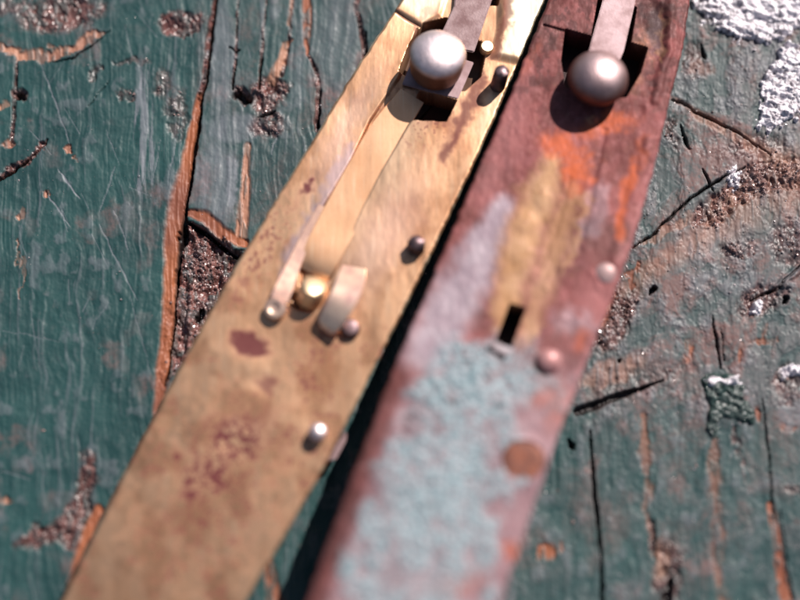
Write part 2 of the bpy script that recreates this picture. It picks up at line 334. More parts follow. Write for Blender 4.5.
# deep dark cracks
dirt = dirt * (.45 + .55 * ss(.36, .50, fbm(X / 5, Y / 8, 131, 4, .6)))
crack = mx(
    line(Xf, Yf, [(219, -20, 1), (212, 30, 1), (207, 78, 1.2), (200, 118, 1.5), (194, 155, 1.8), (190, 185, 1.5), (186, 212, 1.5), (184, 236, 4), (180, 250, 1.5), (176, 290, 1), (172, 340, .8), (165, 385, 1)]),
    line(Xf, Yf, [(188, 222, 1), (204, 232, 2.2), (216, 240, 1.5), (226, 250, 2), (236, 256, 1)]), blob(Xw, Yw, 200, 316, 7, 4, -30), blob(Xw, Yw, 184, 238, 4, 6),
    line(Xf, Yf, [(228, 48, .6), (235, 51, 1), (240, 50, .5)]), blob(Xw, Yw, 241, 97, 7, 4), line(Xf, Yf, [(258, 117, .6), (268, 114, 1.8), (276, 112, .8)]),
    line(Xf, Yf, [(262, 60, .8), (259, 90, .9)]), line(Xf, Yf, [(236, 60, .5), (233, 90, .8)]), line(Xf, Yf, [(320, 90, .6), (318, 128, 1)]),
    line(Xf, Yf, [(366, 32, .6), (368, 66, .9)]), blob(Xw, Yw, 19, 97, 4, 3.5),
    line(Xf, Yf, [(0, 180, 1.6), (14, 172, 1.3), (32, 157, .8), (46, 143, .3)]), line(Xf, Yf, [(50, 62, .3), (75, 58, .8), (95, 44, .5), (112, 30, .2)]),
    line(Xf, Yf, [(672, 99, 1), (700, 114, 1.2), (738, 134, .9), (770, 155, .4)]),
    line(Xf, Yf, [(632, 249, .7), (655, 233, 1), (680, 207, 1), (700, 192, 1.4), (722, 178, 1.2), (745, 168, .5)]),
    line(Xf, Yf, [(577, 412, 4.2), (590, 407, 4.2), (612, 399, 3.6), (636, 390, 2.2), (662, 381, .6)]),
    line(Xf, Yf, [(590, 430, .7), (593, 470, 1.5), (597, 520, 1.6), (601, 560, 1.4), (604, 630, 1.8)]),
    line(Xf, Yf, [(712, 318, .6), (716, 345, 1.3), (720, 368, .8)]), line(Xf, Yf, [(720, 330, .3), (724, 360, .7)]),
    line(Xf, Yf, [(752, 300, .8), (775, 290, 1.8), (800, 265, .6)]) * .7, line(Xf, Yf, [(762, 400, .5), (767, 440, .8), (772, 500, .7), (774, 520, .3)]) * .6,
    line(Xf, Yf, [(672, 580, 2), (668, 590, 5), (664, 610, 4)]), line(Xf, Yf, [(655, 520, .5), (656, 560, 1)]), line(Xf, Yf, [(780, 510, .3), (792, 600, .7)]) * .6,
    line(Xf, Yf, [(702, 170, .4), (708, 182, 1.2), (712, 192, .4)]), line(Xf, Yf, [(700, 45, .4), (704, 56, 2.0), (706, 60, .4)]), line(Xf, Yf, [(568, 440, 1), (572, 446, 3), (574, 450, 1)]),
    line(Xf, Yf, [(680, 125, .4), (686, 142, 1.6), (690, 150, .5)]), blob(Xw, Yw, 783, 300, 3, 4), blob(Xw, Yw, 652, 290, 3, 3), blob(Xw, Yw, 618, 361, 2, 2),
    line(Xf, Yf, [(110, 80, .2), (85, 112, .2)]) * .5)
fl = .25 + .75 * ss(.38, .54, fbm(X / 7, Y / 18, 141, 4, .6)); bareO = bareO * np.where(X < 260, 1, fl); bareT = bareT * (.45 + .55 * ss(.36, .5, fbm(X / 4, Y / 24, 151, 4)))
bare = np.maximum(bareO, bareT); tanf = np.where(bareT > bareO, 1.0, 0.15)
# pale scuffs and scratches
sl = []
for (x0, y0, x1, y1, ww, a) in [(40, 62, 72, 150, .7, .8), (58, 170, 80, 198, .9, .9), (45, 192, 70, 226, .8, .8), (30, 130, 52, 155, .5, .6), (115, 168, 100, 212, 1, .5), (106, 130, 120, 165, .5, .4),
                                (115, 210, 128, 250, .7, .6), (100, 225, 137, 300, .8, .6), (96, 320, 110, 302, .6, .6), (60, 205, 68, 232, .7, .5), (0, 330, 60, 342, .5, .4), (30, 300, 42, 380, .5, .4),
                                (150, 200, 160, 140, .5, .5), (140, 60, 146, 130, 1.2, .5), (148, 70, 150, 180, .8, .5), (180, 120, 168, 190, .7, .6), (62, 20, 70, 60, .4, .4), (130, 295, 150, 370, .6, .5),
                                (0, 470, 30, 480, .8, .5), (778, 287, 800, 266, 2.2, .8), (722, 237, 745, 228, 1.6, .5), (615, 430, 640, 410, .6, .4), (735, 180, 745, 172, 1, .6), (20, 225, 34, 300, .5, .4), (200, 20, 216, 60, .6, .5),
                                (640, 190, 652, 160, .6, .4), (650, 215, 690, 175, .6, .35), (660, 400, 690, 380, .6, .4), (272, 155, 278, 130, 1, .7), (213, 12, 205, 70, 1.2, .8), (195, 125, 200, 80, .8, .7)]:
    sl.append(line(Xf, Yf, [(x0, y0, ww * .5), ((x0 + x1) / 2, (y0 + y1) / 2, ww), (x1, y1, ww * .5)]) * a)
rr = random.Random(3)
for i in range(150):
    x0 = rr.uniform(0, 800); y0 = rr.uniform(0, 600); a = rr.gauss(80, 22); L = rr.uniform(6, 38)
    x1 = x0 + L * math.cos(math.radians(a)); y1 = y0 + L * math.sin(math.radians(a))
    sl.append(line(X, Y, [(x0, y0, .3), (x1, y1, rr.uniform(.3, .8))]) * rr.uniform(.2, .55))
scr = mx(*sl)
strips = ss(.52, .66, grain2) * (1 - ss(400, 480, X))
pale = mx(scr, blob(Xw, Yw, 222, 60, 12, 60) * .45, blob(Xw, Yw, 215, 185, 20, 45) * .55, blob(Xw, Yw, 232, 130, 28, 14) * .6, blob(Xw, Yw, 233, 185, 6, 32) * .75,
          blob(Xw, Yw, 340, 40, 24, 60) * .3, blob(Xw, Yw, 145, 130, 9, 70) * ss(.45, .6, grain) * .8, strips * ss(.5, .68, grain) * .35,
          ss(.62, .74, med) * .3, side * ss(.5, .72, med) * .35, blob(Xw, Yw, 705, 240, 34, 18, -25) * .4, blob(Xw, Yw, 745, 285, 30, 12) * .35, blob(Xw, Yw, 790, 415, 12, 18) * .45,
          blob(Xw, Yw, 612, 370, 36, 12, -18) * .3, blob(Xw, Yw, 300, 60, 14, 45) * .25)
wear = np.clip(side * (ss(.47, .50, fbm(X / 26 + 3, Y / 40, 111, 5, .55)) * .35 + ss(.42, .62, med) * .35 + .22) + ss(.60, .74, fbm(X / 30, Y / 34, 71, 5)) * .35 + mid * .2 + side * .2, 0, 1)
paint_edge = 1 - np.maximum(bare, dirt)
flake = ss(.60, .64, fbm(X / 5, Y / 9, 81, 4)) * (0.25 + .75 * side) * ss(.45, .6, med)   # lost paint chips
tr = fbm(X / 26 + 3, Y / 40, 111, 5, .55); tr2 = fbm(X / 12, Y / 22, 121, 4)
terr = ss(.47, .482, tr) + ss(.56, .57, tr) + ss(.40, .41, tr) * .7 + ss(.57, .59, tr2) * .6
H = (grain - .5) * 0.30 + (grain2 - .5) * (1.4 - .7 * side) + (fine - .5) * 0.22 + (med - .5) * (2.4 - side) + terr * (0.06 + side * .55)
H += paint_edge * 1.2 - flake * .35
gz = (1 - .85 * ((X < 130) & (Y > 400))) * (1 - .55 * ((X < 120) & (Y < 50))) * (1 - .75 * blob(X, Y, 182, 24, 28, 20)); gs = .35 + .9 * ss(.4, .65, med)
H -= dirt * (1.6 - (rough - .5) * (2 + 4 * gs * gz) - (fine - .5) * 1.5 - (med - .5) * 16) * (1 + .25 * mid)
H -= bare * (1.0 - (grain - .5) * 1.3)
H -= poly(Xw, Yw, [(186, 226), (240, 252), (220, 305), (172, 372), (176, 290)], 4) * 8
H -= crack * 9 + scr * .5
H += side * (rough - .5) * (.25 + .9 * ss(.5, .62, med)) + side * ss(.66, .74, rough) * .7 * ss(.45, .6, med)
H += blob(Xw, Yw, 785, 284, 5, 4) * 3 + line(Xf, Yf, [(775, 288, 3), (800, 268, 4)]) * 3
H -= line(Xf, Yf, [(190, 280, 2), (188, 345, 2)]) * -4
H *= 1 - ss(0, 250, np.maximum(np.maximum(-24 - X, X - 824), np.maximum(-24 - Y, Y - 624))) * .6
pts = P(X, Y, 0.0); pts[:, 2] = H * K
WZ = H * K
a1 = np.stack([bare, np.clip(dirt, 0, 1) * (1 - bare), np.clip(pale, 0, 1)], 1); a2 = np.stack([crack, tanf, wear], 1)
table = empty('tabletop', (0, 0, -0.4)); tag(table, kind='structure')
J, I = np.meshgrid(np.arange(nx - 1), np.arange(ny - 1)); base = (I * nx + J).ravel()
Q = np.stack([base, base + nx, base + nx + 1, base + 1], 1)
cx = X[base] + .4; left = cx < S1x(Y[base] + .4)
for selq in (left, ~left):
    q = Q[selq]; used, inv = np.unique(q, return_inverse=True); q2 = inv.reshape(q.shape)
    np_mesh('plank', pts[used], q2, M_wood, {'a1': a1[used], 'a2': a2[used]}, table)
def wood_z(px, py):
    i = np.clip(np.searchsorted(ys, py), 0, ny - 1); j = np.clip(np.searchsorted(xs, px), 0, nx - 1); return WZ[i * nx + j]

# ------------------------------------------------------------------ crusts of flaking white on the paint
def patch(name, outline, step, hf, mat, attrf=None, parent=table, warp=10):
    x0, x1 = min(p[0] for p in outline) - 6, max(p[0] for p in outline) + 6; y0, y1 = min(p[1] for p in outline) - 6, max(p[1] for p in outline) + 6
    gx = np.arange(x0, x1, step); gy = np.arange(y0, y1, step); A, B = np.meshgrid(gx, gy); A = A.ravel(); B = B.ravel()
    Aw = A + (fbm(A / 7, B / 7, 91, 4) - .5) * warp; Bw = B + (fbm(A / 7, B / 7, 95, 4) - .5) * warp
    m = poly(Aw, Bw, outline, 3); h = hf(A, B, m) * m - (1 - m) * 3.0
    p = P(A, B, 0.0); p[:, 2] = np.array([wood_z(a, b) for a, b in zip(A, B)]) + (h + m * 1.6) * K
    j, i = np.meshgrid(np.arange(len(gx) - 1), np.arange(len(gy) - 1)); b0 = (i * len(gx) + j).ravel()
    q = np.stack([b0, b0 + len(gx), b0 + len(gx) + 1, b0 + 1], 1); q = q[(m[q] > .03).any(1)]
    used, inv = np.unique(q, return_inverse=True)
    at = attrf(A, B)[used] if attrf is not None else np.zeros((len(used), 3))
    return np_mesh(name, p[used], inv.reshape(q.shape), mat, {'a1': at}, parent)
def hf(A, B, m):
    q = fbm((A + B * .5) / 15, (B - A * .3) / 6, 13, 5, .52); rd = 1 - np.abs(fbm((A + B * .6) / 7, (B - A * .4) / 4, 17, 4, .6) - .5) * 6
    return .6 + (q - .3) * 12 - np.clip(rd, 0, 1) * 1.6 + (vnoise(A / 1.7, B / 1.7, 15) - .5) * .6
def cr_attr(A, B):
    rd = 1 - np.abs(fbm((A + B * .6) / 7, (B - A * .4) / 4, 17, 4, .6) - .5) * 9; c = np.clip(rd, 0, 1) * .85 * ss(.4, .55, fbm(A / 12, B / 12, 19, 3))
    return np.stack([c, c * 0, c * 0], 1)
patch('white_crust', [(688, -20), (692, 4), (702, 20), (722, 33), (742, 40), (756, 47), (774, 39), (790, 38), (806, 22), (830, 10), (830, -30), (700, -30)], .9, hf, M_crust, attrf=cr_attr, warp=22)
patch('white_crust', [(786, 46), (772, 66), (757, 84), (759, 108), (760, 128), (766, 139), (774, 128), (796, 116), (812, 104), (815, 60), (800, 46)], .9, hf, M_crust, attrf=cr_attr, warp=22)
patch('resin_lump', [(700, 380), (712, 372), (738, 376), (742, 392), (750, 408), (758, 412), (754, 424), (738, 424), (722, 418), (716, 440), (708, 434), (706, 408)], .9,
      lambda A, B, m: 0.2 + (fbm(A / 5, B / 5, 23, 5, .65) - .35) * 8, M_greenlump)
patch('white_crust', [(703, 380), (712, 374), (724, 379), (738, 375), (740, 384), (726, 386), (716, 385), (706, 388)], .8, lambda A, B, m: 2.5 + (fbm(A / 4, B / 4, 29, 4, .6) - .3) * 7, M_crust, warp=7)
patch('white_crust', [(776, 372), (790, 364), (806, 366), (810, 380), (792, 378), (780, 382)], .8, lambda A, B, m: 1 + (fbm(A / 4, B / 4, 33, 4, .6) - .45) * 9, M_crust, warp=12)
patch('white_crust', [(752, 302), (760, 298), (764, 308), (758, 318), (750, 312)], .8, lambda A, B, m: 1 + (fbm(A / 3, B / 3, 35, 4, .6) - .45) * 9, M_crust, warp=8)
patch('white_crust', [(728, 170), (738, 166), (744, 178), (738, 190), (730, 186), (722, 176)], .8, lambda A, B, m: (fbm(A / 3, B / 3, 37, 4, .6) - .42) * 9, M_crust, warp=12)

# ------------------------------------------------------------------ loose grit lying in the hollows
def grains(name, n, weight, smin, smax, mat, label):
    pr = np.clip(weight, 0, None) * ((X > -20) & (X < 820) & (Y > -20) & (Y < 620)); pr = pr / pr.sum()
    idx = rng.choice(len(X), n, p=pr)
    octa = np.array([(1, 0, 0), (-1, 0, 0), (0, 1, 0), (0, -1, 0), (0, 0, 1), (0, 0, -1)], float)
    F = np.array([(0, 2, 4), (2, 1, 4), (1, 3, 4), (3, 0, 4), (2, 0, 5), (1, 2, 5), (3, 1, 5), (0, 3, 5)])
    s = (smin + (smax - smin) * rng.random(n) ** 5)[:, None, None] * K
    v = octa[None] * (0.6 + .8 * rng.random((n, 6, 1))) * s
    q = rng.normal(size=(n, 4)); q /= np.linalg.norm(q, axis=1)[:, None]; a, b, c, d = q.T
    R = np.stack([1 - 2 * (c * c + d * d), 2 * (b * c - a * d), 2 * (b * d + a * c), 2 * (b * c + a * d), 1 - 2 * (b * b + d * d), 2 * (c * d - a * b),
                  2 * (b * d - a * c), 2 * (c * d + a * b), 1 - 2 * (b * b + c * c)], 1).reshape(n, 3, 3)
    v = np.einsum('nij,nkj->nki', R, v) + pts[idx][:, None, :] + np.array([0, 0, .1]) * s
    f = (F[None] + (np.arange(n) * 6)[:, None, None]).reshape(-1, 3)
    o = np_mesh(name, v.reshape(-1, 3), f, mat); o.data.polygons.foreach_set('use_smooth', np.zeros(len(f), bool))
    return tag(o, label, name.replace('_', ' '), kind='stuff')
gw = np.clip(dirt, 0, 1) * (1 - crack) * gz * gs + .015 + side * .05 * ss(.45, .6, rough)
grains('brown_grit', 3200, gw ** 1.8, .25, 2.0, M_grit, 'brown glassy grit lying in the gouges of the green tabletop')
gw2 = np.clip(dirt, 0, 1) * .6 * gz * gs * (1 + poly(X, Y, [(186, 226), (240, 252), (220, 305), (172, 372), (176, 290)], 4) * 2) + .012 + side * .12 + line(X, Y, [(628, 262, 8), (598, 340, 12)]) * 1.0 + blob(X, Y, 730, 398, 26, 24) * .9 + blob(X, Y, 785, 378, 18, 12) * .8 + blob(X, Y, 757, 306, 10, 10) * .8
grains('sparkling_flecks', 1900, gw2, .35, 1.5, M_glint, 'tiny pale sparkling flecks scattered over the worn paint')

# ------------------------------------------------------------------ metal plates
def zL(y):                                                    # slight bow added so the far end dips and catches more sun
    y = np.asarray(y, float); return .405 - .021 * ((y - 430) / 200) ** 2
def zR(y): return np.interp(y, [-100, 0, 300, 600, 720], [.46, .50, .66, .90, 1.0])
def edge(pts_):
    p = sorted(pts_, key=lambda q: q[1]); y = [q[1] for q in p]; x = [q[0] for q in p]
    def f(v):
        v = np.asarray(v, float); r = np.interp(v, y, x)
        s0 = (x[1] - x[0]) / (y[1] - y[0]); s1 = (x[-1] - x[-2]) / (y[-1] - y[-2])
        return np.where(v < y[0], x[0] + s0 * (v - y[0]), np.where(v > y[-1], x[-1] + s1 * (v - y[-1]), r))
    return lambda v: (f(v - 25) + f(v - 12) + f(v) + f(np.asarray(v, float) + 12) + f(np.asarray(v, float) + 25)) / 5
LL = edge([(401, 0), (367, 51), (344, 86), (326, 118), (300, 160), (280, 192), (250, 241), (218, 296), (160, 404), (106, 508), (64, 596)])
LR = edge([(545, 0), (519, 63), (504, 97), (475, 162), (445, 225), (412, 292), (372, 372), (346, 424), (326, 463), (286, 534), (253, 589)])
RL = edge([(548, 0), (523, 63), (509, 98), (482, 160), (458, 216), (430, 283), (394, 366), (364, 446), (340, 508), (309, 596)])
RR = edge([(690, 0), (684, 45), (671, 95), (653, 173), (636, 235), (615, 292), (596, 340), (578, 385), (561, 427), (534, 505), (504, 596)])
def plate(name, L, R, y0, y1, zf, hf, attrf, thick, mat, parent, step=.9, ncol=None, wob=0):
    rows = np.arange(y0, y1, step); nc = ncol or int((R(300.) - L(300.)) / step * 1.0)
    U, Vv = np.meshgrid(np.linspace(0, 1, nc), rows); l = L(rows)[:, None]; r = R(rows)[:, None]
    l = l + (fbm(rows / 8, rows * 0, 3, 3)[:, None] - .5) * wob; r = r + (fbm(rows / 7, rows * 0, 8, 4)[:, None] - .5) * wob
    A = (l + (r - l) * U); B = Vv; e = np.minimum(A - l, r - A)
    A = A.ravel(); B = B.ravel(); e = e.ravel()
    hpx = hf(A, B); round_ = (1 - np.clip(e / 3.0, 0, 1)) ** 2 * 2.0
    p = P(A, B, 0.0) * 0
    z = zf(B); p = P(A, B, z); p[:, 2] = z + (hpx - round_) * K
    nr = len(rows); j, i = np.meshgrid(np.arange(nc - 1), np.arange(nr - 1)); b0 = (i * nc + j).ravel()
    q = np.stack([b0, b0 + nc, b0 + nc + 1, b0 + 1], 1)
    # side walls and underside
    ring = np.concatenate([np.arange(nc), np.arange(1, nr) * nc + nc - 1, (nr - 1) * nc + np.arange(nc - 2, -1, -1), np.arange(nr - 2, 0, -1) * nc])
    low = p[ring].copy(); low[:, 2] = zf(B[ring]) - thick
    n0 = len(p); k = len(ring); nxt = (np.arange(k) + 1) % k
    sq = np.stack([ring, ring[nxt], n0 + nxt, n0 + np.arange(k)], 1)
    at = attrf(A, B); atr = {kk: np.concatenate([vv, vv[ring]]) for kk, vv in at.items()}
    o = np_mesh(name, np.concatenate([p, low]), np.concatenate([q, sq]), mat, atr, parent)
    o.data.set_sharp_from_angle(angle=math.radians(50)); return o
def wp(A, B, s, amp, seed): return A + (fbm(A / s, B / s, seed, 4) - .5) * amp, B + (fbm(A / s, B / s, seed + 5, 4) - .5) * amp

# ---- brass plate
SEAM = [(394, 10, 1.0), (406, 18, 1.3), (420, 26, 1.2)]
CH_L = [(417, 28), (399, 77), (384, 99), (370, 120), (351, 160), (336, 186), (320, 212), (306, 238), (300, 258)]   # left lip of the spring channel
CH_R = [(432, 95), (408, 124), (394, 148), (380, 171), (360, 210), (346, 241), (336, 266), (330, 280)]
CHAN = CH_L + [(300, 285)] + CH_R[::-1]
BASEH = [(420, 90), (456, 101), (446, 121), (409, 119)]
POCK = [(466, 38), (486, 44), (480, 76), (464, 90), (440, 92), (400, 70), (410, 44), (424, 24), (446, 18)]
def brass_h(A, B):
    a, b = wp(A, B, 14, 4, 2)
    h = (fbm(A / 80, B / 120, 4, 2) - .5) * 3 + (fbm(A / 5, B / 12, 6, 3) - .5) * .16
    h -= poly(A, B, CHAN, 1.6) * 3.2
    h -= line(A, B, SEAM, .8) * 1.6 
    h += poly(A, B, [(401, 0), (440, -80), (470, -80), (440, 15), (421, 25), (394, 9)], 3) * 1.8
    h += poly(A, B, [(502, -80), (620, -80), (545, 5), (520, 62), (494, 56), (500, 30)], 4.5) * 2.6
    h -= poly(A, B, BASEH, 1.0) * 30 + poly(A, B, POCK, 1.4) * 18
    h -= poly(A, B, [(455, -60), (505, -60), (497, 4), (462, 2)], 2) * 18
    h -= blob(a, b, 301, 301, 13, 8, 20, .3) * 10  # hollow sunk to deepen the peg's painted shadow
    for x, y in ((248, 345), (262, 385), (235, 445)): h -= blob(a, b, x, y, 16, 10, 20, .6) * .6
    h += blob(a, b, 281, 482, 22, 19, 0, .4) * .3
    h -= line(A, B, [(300, 262, 3), (296, 284, 7), (280, 300, 5)], .8) * 2
    return h
def brass_a(A, B):
    a, b = wp(A, B, 9, 14, 12); sp = fbm(A / 5, B / 5, 14, 4); cl = fbm(A / 22, B / 26, 16, 4)
    s7 = fbm(A / 3.2, B / 3.6, 18, 3)
    stain = mx(blob(a, b, 248, 346, 19, 10, 12, .95) * .75, blob(a, b, 225, 455, 60, 40, -55, .8) * ss(.60, .66, s7) * .8, blob(a, b, 215, 520, 60, 50, 0, .8) * ss(.64, .70, s7) * .6, blob(a, b, 262, 250, 18, 60, 30, .7) * ss(.56, .64, s7) * .6,
               blob(a, b, 320, 350, 50, 18, -50, .7) * ss(.54, .62, s7) * .5, blob(a, b, 420, 120, 40, 30, 0, .8) * ss(.58, .66, s7) * .5,blob(a, b, 250, 345, 22, 12, 12, .5) * .85, blob(a, b, 266, 384, 12, 10, 30, .6) * .6, blob(a, b, 308, 187, 8, 7, 0, .6) * .75, blob(a, b, 294, 205, 5, 14, 30, .6) * .3,
               blob(a, b, 236, 440, 28, 20, 25, .7) * ss(.42, .54, sp) * .9, blob(a, b, 240, 425, 14, 12, 0, .5) * .3, blob(a, b, 205, 478, 24, 20, -20, .7) * ss(.44, .56, sp) * .9,
               blob(A, B, 191, 495, 8, 6, -10, .4) * .7, blob(A, B, 177, 457, 5, 5, 0, .4) * .65, blob(A, B, 232, 541, 6, 5, 0, .5) * .55, blob(A, B, 263, 425, 4, 4, 0, .5) * .5,
               ss(.60, .68, sp) * ss(.42, .55, cl) * ss(300, 360, B) * .55, blob(a, b, 240, 292, 9, 24, 30, .7) * ss(.45, .55, sp) * .5, blob(A, B, 176, 412, 4, 3, 0, .5) * .5, blob(A, B, 162, 431, 3, 3, 0, .5) * .5,
               blob(a, b, 437, 120, 30, 8, 10, .7) * .35, line(a, b, [(484, 76, 5), (470, 104, 8), (455, 136, 7), (443, 162, 5)], .9) * .6,
               line(a, b, [(507, -10, 7), (508, 18, 6), (500, 40, 5), (493, 56, 4)], .6) * .55, line(a, b, [(395, 10, 2), (420, 25, 3), (412, 45, 3)], .6) * .4, blob(a, b, 417, 222, 22, 12, 60, .7) * .18,
               blob(A, B, 216, 560, 3, 3) * .4, blob(A, B, 130, 560, 3, 3) * .4, blob(a, b, 426, 14, 14, 4, -30, .6) * .3)
    stain = mx(stain, blob(a, b, 215, 500, 90, 70, -50, .8) * ss(.60, .70, fbm(A / 6.5, B / 6.5, 61, 3)) * .6, blob(a, b, 240, 440, 60, 60, 0, .9) * ss(.5, .75, fbm(A / 16, B / 16, 63, 4)) * .5)
    stain = np.clip(stain * 1.3, 0, .92)
    tarn = np.clip(.2 * ss(.35, .6, cl) + ss(.45, .7, cl) * .35 + poly(A, B, CHAN, 2) * .35 + blob(a, b, 305, 340, 60, 22, 60, .8) * .25 + blob(a, b, 428, 135, 24, 30, 30, .8) * .35, 0, 1)
    tarn *= 1 - ss(0, 1, poly(A, B, [(330, 235), (345, 205), (360, 215), (345, 245)], 8))
    bright = mx(poly(A, B, [(512, -80), (620, -80), (548, 0), (524, 58), (500, 54), (507, 30)], 4), poly(A, B, [(401, 4), (440, -80), (470, -80), (436, 12), (424, 22)], 3) * .8,
                blob(a, b, 390, 160, 16, 70, 30, .9) * .25, line(a, b, [(480, 130, 6), (494, 100, 7)], .9) * .3, blob(a, b, 336, 236, 10, 18, 30, .8) * .35) * 1.0
    e = np.minimum(A - LL(B), LR(B) - A); bright = mx(bright, (1 - ss(.5, 2.4, e)) * ss(.42, .58, fbm(A / 14, B / 14, 65, 3)) * .8)
    lav = mx(line(a, b, [(350, 150, 8), (320, 205, 7), (300, 240, 7), (286, 275, 7)], .8) * .8, blob(a, b, 345, 130, 12, 60, 30, .9) * .3, blob(a, b, 385, 235, 22, 60, 30, .9) * .3)  # lavender sky reflection and shading streaks painted into the brass colour
    groove_shade = mx(blob(a, b, 301, 301, 12, 7, 20, .4), poly(A, B, BASEH, 1.5), poly(A, B, POCK, 1.5) * .9, line(A, B, SEAM, .8) * .45, poly(A, B, [(455, -60), (505, -60), (497, 4), (462, 2)], 2), line(A, B, [(x, y, 1.2) for x, y in CH_R]) * .45)  # hollows, peg shadow and channel step shade painted near-black, with the seam
    return {'a1': np.stack([stain, tarn, bright], 1), 'a2': np.stack([lav, groove_shade, groove_shade * 0], 1)}
brass = empty('brass_knife_plate', tuple(V(250, 400, 0)))
tag(brass, 'clean golden brass plate with steel button, spring and three pins, lying on the green boards', 'metal plate')
plate('plate', LL, LR, -70, 690, zL, brass_h, brass_a, .085, M_brass, brass, .85, 220, wob=2.4)
corr = empty('corroded_knife_plate', tuple(V(470, 400, 0)))
tag(corr, 'corroded maroon plate crusted with pale blue verdigris and orange rust beside the brass one', 'metal plate')

# ---- corroded plate
SLOT = [(510, 304), (525, 308), (511, 347), (496, 341)]
BAR = [(487, 349), (490, 346), (506, 355), (503, 359)]
KSL = [(566, 30), (592, 37), (599, -2), (636, 8), (630, 43), (647, 48), (640, 72), (626, 96), (606, 98), (566, 86), (562, 60)]
def corr_h(A, B):
    a, b = wp(A, B, 12, 5, 22)
    h = (fbm(A / 40, B / 60, 24, 4) - .5) * 3.5 + (fbm(A / 4.5, B / 9, 26, 4, .6) - .5) * .6
    v = verd_mask(A, B); h += v * (.8 + (fbm(A / 6, B / 6, 28, 4, .65) - .35) * 3.0)
    h -= poly(A, B, SLOT, .8) * 34 + poly(A, B, BAR, .8) * 16 + poly(A, B, KSL, 1.2) * 34
    h -= line(A, B, [(544, 25, 1), (568, 32, 1.2)]) * 2
    h += blob(a, b, 543, 198, 8, 8, 0, .9) * .9 + blob(a, b, 525, 222, 9, 8, 0, .9) * .9
    h -= line(a, b, [(570, 180, 2), (560, 215, 3), (540, 270, 2)], .9) * .6
    h -= line(a, b, [(606, 130, 2), (592, 190, 3), (580, 250, 2)], .9) * .8
    h += line(a, b, [(650, 140, 5), (632, 200, 6), (616, 262, 5)], .9) * 1.5
    h -= blob(a, b, 652, 20, 14, 22, -15, .4) * 3.5 + blob(a, b, 658, 50, 8, 9, 0, .5) * 2
    h += line(a, b, [(672, 0, 4), (668, 50, 4), (655, 100, 4)], .8) * 2
    d = np.hypot((A - 572) / 27, (B - 292) / 27); h += np.exp(-((d - 1) / .12) ** 2) * .7 * ss(.4, .55, fbm(A / 15, B / 15, 27, 2))
    d = np.hypot((A - 523) / 23, (B - 462) / 23); h += np.exp(-((d - 1) / .2) ** 2) * .5 - (d < .95) * 1.5
    h -= blob(A, B, 544, 366, 11, 8, 30, .4) * 4
    for x, y, r in ((410, 420, 3), (404, 432, 3), (432, 506, 4), (455, 405, 3), (500, 406, 3), (466, 366, 3), (487, 372, 2.5), (380, 520, 3), (600, 120, 3), (640, 112, 4)): h -= blob(a, b, x, y, r, r, 0, .8) * 1.2
    return h
def verd_mask(A, B):
    a, b = wp(A, B, 16, 34, 32)
    left = RL(B); r = RR(B); u = (A - left) / (r - left)
    m = ss(328, 372, b) * ss(.08, .26, u + (fbm(A / 20, B / 20, 36, 3) - .5) * .35) * (1 - ss(.72, .90, u + (fbm(A / 18, B / 24, 38, 3) - .5) * .5 + ss(430, 560, B) * -.05))
    m = m * (1 - ss(.58, .72, fbm(A / 26, B / 26, 39, 5, .6)) * .5) * (1 - ss(.64, .70, fbm(A / 5, B / 5, 40, 3)) * .4)
    m = m * (1 - blob(a, b, 540, 420, 24, 44, 20, .6) * .7) * (1 - blob(a, b, 420, 585, 44, 14, 0, .7) * .45)
    return np.clip(m + blob(a, b, 470, 350, 30, 12, 0, .7) * .5, 0, 1)
